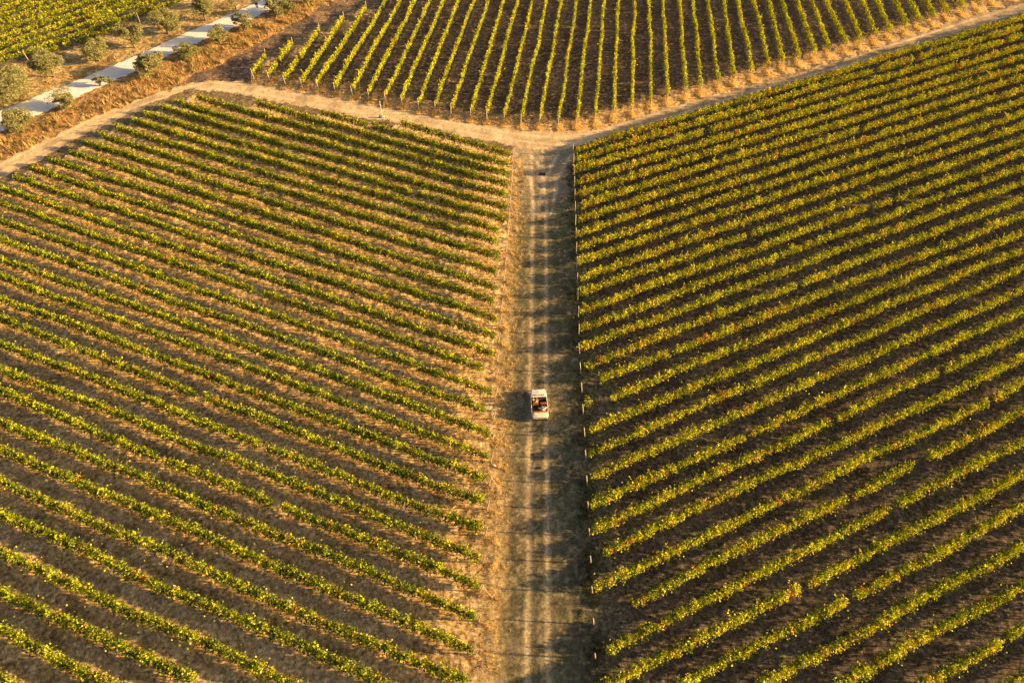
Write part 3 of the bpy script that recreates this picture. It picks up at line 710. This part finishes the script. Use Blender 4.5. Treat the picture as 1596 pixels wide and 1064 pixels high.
# nose block and tail block, sills and floor
bm = bmesh.new()
loft(bm, [sec(1.62, .62, .32, .62), sec(1.58, .70, .28, .72), sec(1.3, .76, .26, .80), sec(.72, .78, .26, .86)])
loft(bm, [sec(-1.24, .78, .26, .84), sec(-1.42, .76, .28, .81), sec(-1.55, .73, .32, .72), sec(-1.60, .68, .36, .60)])
bx(bm, (0, -.27, .30), (1.5, 1.98, .06))
bx(bm, (-.765, -.27, .38), (.06, 1.98, .22)); bx(bm, (.765, -.27, .38), (.06, 1.98, .22))
bx(bm, (-.765, -1.06, .64), (.056, .42, .32)); bx(bm, (.765, -1.06, .64), (.056, .42, .32))
bx(bm, (0, .66, .62), (1.5, .1, .42))
bm_obj("body", bm, M_cream, car, .02)
for sx in (-1, 1):
    bm = bmesh.new(); bx(bm, (sx * .765, -.09, .64), (.055, 1.50, .30)); d_ = bm_obj("door", bm, M_cream, car, .02)
    bm = bmesh.new(); bx(bm, (sx * .805, -.45, .68), (.03, .12, .025)); bm_obj("handle", bm, M_chrome, d_, .005)
bm = bmesh.new(); loft(bm, [[(-.6, 1.5, .79), (.6, 1.5, .79), (.6, 1.5, .80), (0, 1.5, .835), (-.6, 1.5, .80)], [(-.66, .9, .89), (.66, .9, .89), (.66, .9, .905), (0, .9, .945), (-.66, .9, .905)]])
bm_obj("bonnet", bm, M_cream, car, .008)
for sx in (-1, 1):
    bm = bmesh.new(); bx(bm, (sx * .38, .84, .925), (.34, .07, .02)); bm_obj("cowl_vent", bm, M_black, car)
# windscreen: upright, light frame
bm = bmesh.new(); rt = Matrix.Rotation(math.radians(-18), 3, 'X')
for c_, s_ in [((-.68, .70, 1.10), (.045, .04, .46)), ((.68, .70, 1.10), (.045, .04, .46)), ((0, .625, 1.32), (1.40, .04, .045)), ((0, .765, .885), (1.40, .04, .04))]:
    bx(bm, c_, s_, Matrix.Rotation(math.radians(18), 3, 'X') if s_[2] > .1 else None)
wf = bm_obj("windscreen_frame", bm, M_cream, car, .01)
bm = bmesh.new(); bx(bm, (0, .695, 1.10), (1.32, .008, .42), Matrix.Rotation(math.radians(18), 3, 'X')); bm_obj("windscreen", bm, M_glass, wf)
bm = bmesh.new(); bx(bm, (0, .56, .78), (1.44, .16, .14)); bm_obj("dashboard", bm, M_black, car, .03)
bm = bmesh.new(); bmesh.ops.create_cone(bm, segments=8, radius1=.015, radius2=.015, depth=.3, matrix=Matrix.Translation((-.36, .48, .83)) @ Matrix.Rotation(math.radians(60), 4, 'X'))
R_ = .19
for i in range(20):
    a0, a1 = 2 * math.pi * i / 20, 2 * math.pi * (i + 1) / 20
    f_ = lambda a: Vector((-.36, .36, .92)) + Matrix.Rotation(math.radians(55), 3, 'X') @ Vector((math.cos(a) * R_, math.sin(a) * R_, 0))
    cyl(bm, f_(a0), f_(a1), .016, .016, 6)
for a in (0, math.pi): cyl(bm, f_(a), Vector((-.36, .36, .92)), .012, .012, 5)
bm_obj("steering_wheel", bm, M_black, car)
bm = bmesh.new(); bx(bm, (0, -.27, .335), (1.44, 1.85, .015)); bm_obj("floor_mat", bm, M_black, car)
def seat(x, y, w, name):
    s = empty(name, (0, 0, 0)); s.parent = car
    bm = bmesh.new(); bx(bm, (x, y, .50), (w, .46, .16)); bm_obj("seat_cushion", bm, M_seat, s, .05, seg=3)
    bm = bmesh.new(); bx(bm, (x, y - .27, .80), (w, .12, .56), Matrix.Rotation(math.radians(12), 3, 'X')); bm_obj("backrest", bm, M_tan, s, .05, seg=3)
seat(-.36, .12, .54, "front_seat"); seat(.36, .12, .54, "front_seat"); seat(0, -.86, 1.36, "rear_seat")
# folded canvas hood on the tail, in soft rolls
bm = bmesh.new(); rr = random.Random(4)
for j, (yy, zz, r0) in enumerate([(-1.30, .91, .085), (-1.42, .88, .075)]):
    secs = []
    for i in range(13):
        xx = -.72 + 1.44 * i / 12; rad = r0 * (1 + rr.uniform(-.12, .12)) * (0.75 if i in (0, 12) else 1)
        secs.append([(xx, yy + math.cos(t_ * math.pi / 4) * rad * 1.1, zz + math.sin(t_ * math.pi / 4) * rad * .8 + .02 * math.cos(xx * 2)) for t_ in range(8)])
    loft(bm, secs)
bm_obj("folded_hood", bm, M_canvas, car, smooth=True)
for y_, nm in ((1.66, "bumper"), (-1.70, "bumper")):
    bm = bmesh.new(); bx(bm, (0, y_, .42), (1.42, .09, .13)); bx(bm, (-.45, y_ - .06 * (1 if y_ > 0 else -1), .42), (.06, .14, .06)); bx(bm, (.45, y_ - .06 * (1 if y_ > 0 else -1), .42), (.06, .14, .06)); bm_obj(nm, bm, M_black, car, .02)
for sx in (-1, 1):
    bm = bmesh.new(); bmesh.ops.create_cone(bm, cap_ends=True, segments=16, radius1=.10, radius2=.085, depth=.08, matrix=Matrix.Translation((sx * .52, 1.60, .64)) @ Matrix.Rotation(math.radians(-90), 4, 'X')); bm_obj("headlight", bm, M_lamp, car)
    bm = bmesh.new(); bx(bm, (sx * .58, -1.60, .58), (.10, .04, .07)); bm_obj("tail_light", bm, M_red, car, .01)
    for y_ in (1.05, -1.05):
        w = empty("wheel", (sx * .70, y_, .29)); w.parent = car
        Mx = Matrix.Rotation(math.radians(90), 4, 'Y')
        bm = bmesh.new()
        prof = [(.17, -.075), (.26, -.08), (.285, -.05), (.29, 0), (.285, .05), (.26, .08), (.17, .075)]
        loft(bm, [[(px2, math.cos(2 * math.pi * i / 24) * r2, math.sin(2 * math.pi * i / 24) * r2) for r2, px2 in prof] for i in range(24)], cap=False)
        bm.verts.ensure_lookup_table(); n_ = len(prof)
        a_ = bm.verts[23 * n_:24 * n_]; b_ = bm.verts[0:n_]
        for i in range(n_): bm.faces.new((a_[i], a_[(i + 1) % n_], b_[(i + 1) % n_], b_[i]))
        bm_obj("tyre", bm, M_rubber, w, smooth=True)
        bm = bmesh.new(); bmesh.ops.create_cone(bm, cap_ends=True, segments=20, radius1=.172, radius2=.172, depth=.11, matrix=Mx)
        bmesh.ops.create_cone(bm, cap_ends=True, segments=14, radius1=.06, radius2=.045, depth=.15, matrix=Mx); bm_obj("rim", bm, M_cream, w, .008)

# ------------------------------------------------------------------ the two people
M_skin = plain("skin", (.50, .29, .19), .5, 0, .06)
M_hair = plain("dark_brown_hair", (.05, .028, .018), .6, 0, .3, 20)
M_dress = plain("sand_coloured_dress", (.62, .44, .27), .8, 0, .1, 8)
M_shirt = plain("pale_blue_shirt", (.50, .55, .70), .8, 0, .1, 8)
M_short = plain("white_trousers", (.72, .70, .66), .8, 0, .1, 8)
def skin_mesh(name, joints, edges, root, mat, parent, sub=2):
    names = list(joints); me = bpy.data.meshes.new(name)
    me.from_pydata([joints[n][0] for n in names], [(names.index(a), names.index(b)) for a, b in edges], [])
    o = link(name, me, mat, parent)
    md = o.modifiers.new("skin", 'SKIN'); md.use_smooth_shade = True
    sl = me.skin_vertices[0].data if me.skin_vertices else None
    if sl is None:
        bpy.context.view_layer.objects.active = o; bpy.ops.mesh.customdata_skin_add(); sl = me.skin_vertices[0].data
    for i, n in enumerate(names):
        r = joints[n][1]; sl[i].radius = (r, r) if not isinstance(r, tuple) else r; sl[i].use_root = (n == root)
    s = o.modifiers.new("sub", 'SUBSURF'); s.levels = sub; s.render_levels = sub
    return o
def person(loc, rz, label, pose, top_mat, leg_mat, hair_long, lname):
    t = empty("person", (0, 0, 0)); tag(t, label, "person", "people riding in the car")
    Mw = Matrix.Translation((CAR[0], CAR[1], 0)) @ Matrix.Rotation(math.radians(2.6), 4, 'Z') @ Matrix.Translation(loc) @ Matrix.Rotation(rz, 4, 'Z')
    t.matrix_world = Mw
    J = dict(pose)
    def sub(ns, root): return {n: J[n] for n in ns}
    E = [('pelvis', 'waist'), ('waist', 'chest'), ('chest', 'neck'), ('neck', 'jaw'), ('jaw', 'head'), ('head', 'crown')]
    for s in 'lr':
        E += [('chest', 'sh' + s), ('sh' + s, 'el' + s), ('el' + s, 'wr' + s), ('wr' + s, 'pa' + s), ('pelvis', 'hip' + s), ('hip' + s, 'kn' + s), ('kn' + s, 'an' + s), ('an' + s, 'toe' + s)]
    # hand: five short finger chains on each palm
    for s in 'lr':
        pa = Vector(J['pa' + s][0]); wr = Vector(J['wr' + s][0]); dr = (pa - wr).normalized(); sd = dr.cross(Vector((0, 0, 1))); sd = sd.normalized() if sd.length > .1 else Vector((1, 0, 0))
        for i, (off, ln, rad) in enumerate([(-.032, .070, .009), (-.011, .080, .009), (.011, .075, .009), (.032, .06, .008)]):
            a_ = pa + sd * off + dr * .03; b_ = a_ + dr * ln * .6 + Vector((0, 0, -.012)); c_ = b_ + dr * ln * .3 + Vector((0, 0, -.035))
            J[f'f{s}{i}a'] = (tuple(a_), rad); J[f'f{s}{i}b'] = (tuple(b_), rad * .95); J[f'f{s}{i}c'] = (tuple(c_), rad * .8)
            E += [('pa' + s, f'f{s}{i}a'), (f'f{s}{i}a', f'f{s}{i}b'), (f'f{s}{i}b', f'f{s}{i}c')]
        q = -1 if s == 'l' else 1
        a_ = wr.lerp(pa, .6) - sd * .04 * q; b_ = a_ + dr * .04 - sd * .02 * q
        J[f't{s}a'] = (tuple(a_), .011); J[f't{s}b'] = (tuple(b_), .009); E += [('pa' + s, f't{s}a'), (f't{s}a', f't{s}b')]
    skin_mesh("body", J, E, 'pelvis', M_skin, t)
    # clothing: a slightly wider skin over torso and upper arms, another over the legs
    g = lambda n, k: (J[n][0], tuple(q * k for q in J[n][1]) if isinstance(J[n][1], tuple) else J[n][1] * k)
    T = {n: g(n, 1.16) for n in ('pelvis', 'waist', 'chest', 'shl', 'shr')}
    for s in 'lr':
        a_ = Vector(J['sh' + s][0]).lerp(Vector(J['el' + s][0]), .6); T['sl' + s] = (tuple(a_), .058)
    skin_mesh(lname[0], T, [('pelvis', 'waist'), ('waist', 'chest'), ('chest', 'shl'), ('chest', 'shr'), ('shl', 'sll'), ('shr', 'slr')], 'pelvis', top_mat, t)
    K = {'pelvis': g('pelvis', 1.1)}; EK = []
    for s in 'lr':
        K['hip' + s] = g('hip' + s, 1.16); K['kn' + s] = g('kn' + s, 1.2); m_ = Vector(J['kn' + s][0]).lerp(Vector(J['an' + s][0]), .75); K['m' + s] = (tuple(m_), .06)
        EK += [('pelvis', 'hip' + s), ('hip' + s, 'kn' + s), ('kn' + s, 'm' + s)]
    skin_mesh(lname[1], K, EK, 'pelvis', leg_mat, t)
    hc = Vector(J['head'][0]); bm = bmesh.new(); bmesh.ops.create_uvsphere(bm, u_segments=20, v_segments=14, radius=1)
    for v in bm.verts:
        v.co = Vector((v.co.x * .097, v.co.y * .112 - .012, v.co.z * .115 + .022)) * 1.08
        if v.co.y > .045 and v.co.z < .06: v.co.y = .045
        if hair_long and v.co.z < -.03 and v.co.y < .02: v.co.z -= .16 * min(1, (-.03 - v.co.z) / .05); v.co.y -= .02
        v.co += hc
    bm_obj("hair", bm, M_hair, t, smooth=True)
    bm = bmesh.new(); fc = hc + Vector((0, .105, -.005))
    bmesh.ops.create_cone(bm, segments=6, radius1=.016, radius2=.006, depth=.05, matrix=Matrix.Translation(fc + Vector((0, .008, -.015)))); bm_obj("nose", bm, M_skin, t, smooth=True)
    bm = bmesh.new()
    for sx in (-1, 1): bmesh.ops.create_uvsphere(bm, u_segments=8, v_segments=6, radius=.012, matrix=Matrix.Translation(hc + Vector((sx * .034, .092, .008))))
    bm_obj("sunglasses", bm, M_black, t)
    bm = bmesh.new(); bx(bm, tuple(hc + Vector((0, .095, -.058))), (.045, .012, .01)); bm_obj("mouth", bm, M_red, t, .003)
    return t
def sit(lean=0.0, arm_l=None, arm_r=None, knee=.46, spread=.1):
    J = {'pelvis': ((0, 0, .66), (.15, .11)), 'waist': ((0, -.04, .84), (.13, .10)), 'chest': ((lean * .5, -.07, 1.03), (.155, .11)), 'neck': ((lean * .8, -.05, 1.20), .052), 'jaw': ((lean, -.01, 1.30), .062), 'head': ((lean, 0, 1.37), (.088, .10)), 'crown': ((lean, -.01, 1.44), (.07, .08))}
    J['shl'] = ((-.18 + lean * .5, -.06, 1.12), .062); J['shr'] = ((.18 + lean * .5, -.06, 1.12), .062)
    al = arm_l or [(-.26, .16, .98), (-.16, .36, 1.04), (-.14, .42, 1.05)]; ar = arm_r or [(.26, .16, .98), (.16, .36, 1.04), (.14, .42, 1.05)]
    for s, ar_ in (('l', al), ('r', ar)):
        J['el' + s] = (ar_[0], .045); J['wr' + s] = (ar_[1], .030); J['pa' + s] = (ar_[2], (.042, .02))
        q = -1 if s == 'l' else 1
        J['hip' + s] = ((q * .10, .04, .65), .095); J['kn' + s] = ((q * spread, knee, .70), .065); J['an' + s] = ((q * spread, knee + .14, .40), .042); J['toe' + s] = ((q * spread, knee + .30, .37), .036)
    return J
person((-.36, .02, -.04), 0, "driver in a sand-coloured dress with both arms on the steering wheel", sit(), M_dress, M_dress, True, ("dress", "skirt"))
person((.36, -.82, -.04), math.radians(28), "passenger in a pale blue shirt lounging on the rear seat", sit(.05, [(-.30, .08, .92), (-.18, .28, .84), (-.14, .34, .82)], [(.40, -.05, 1.04), (.60, .06, .98), (.66, .09, .97)], .42, .16), M_shirt, M_short, False, ("shirt", "trousers"))
print("objects", len(bpy.data.objects))
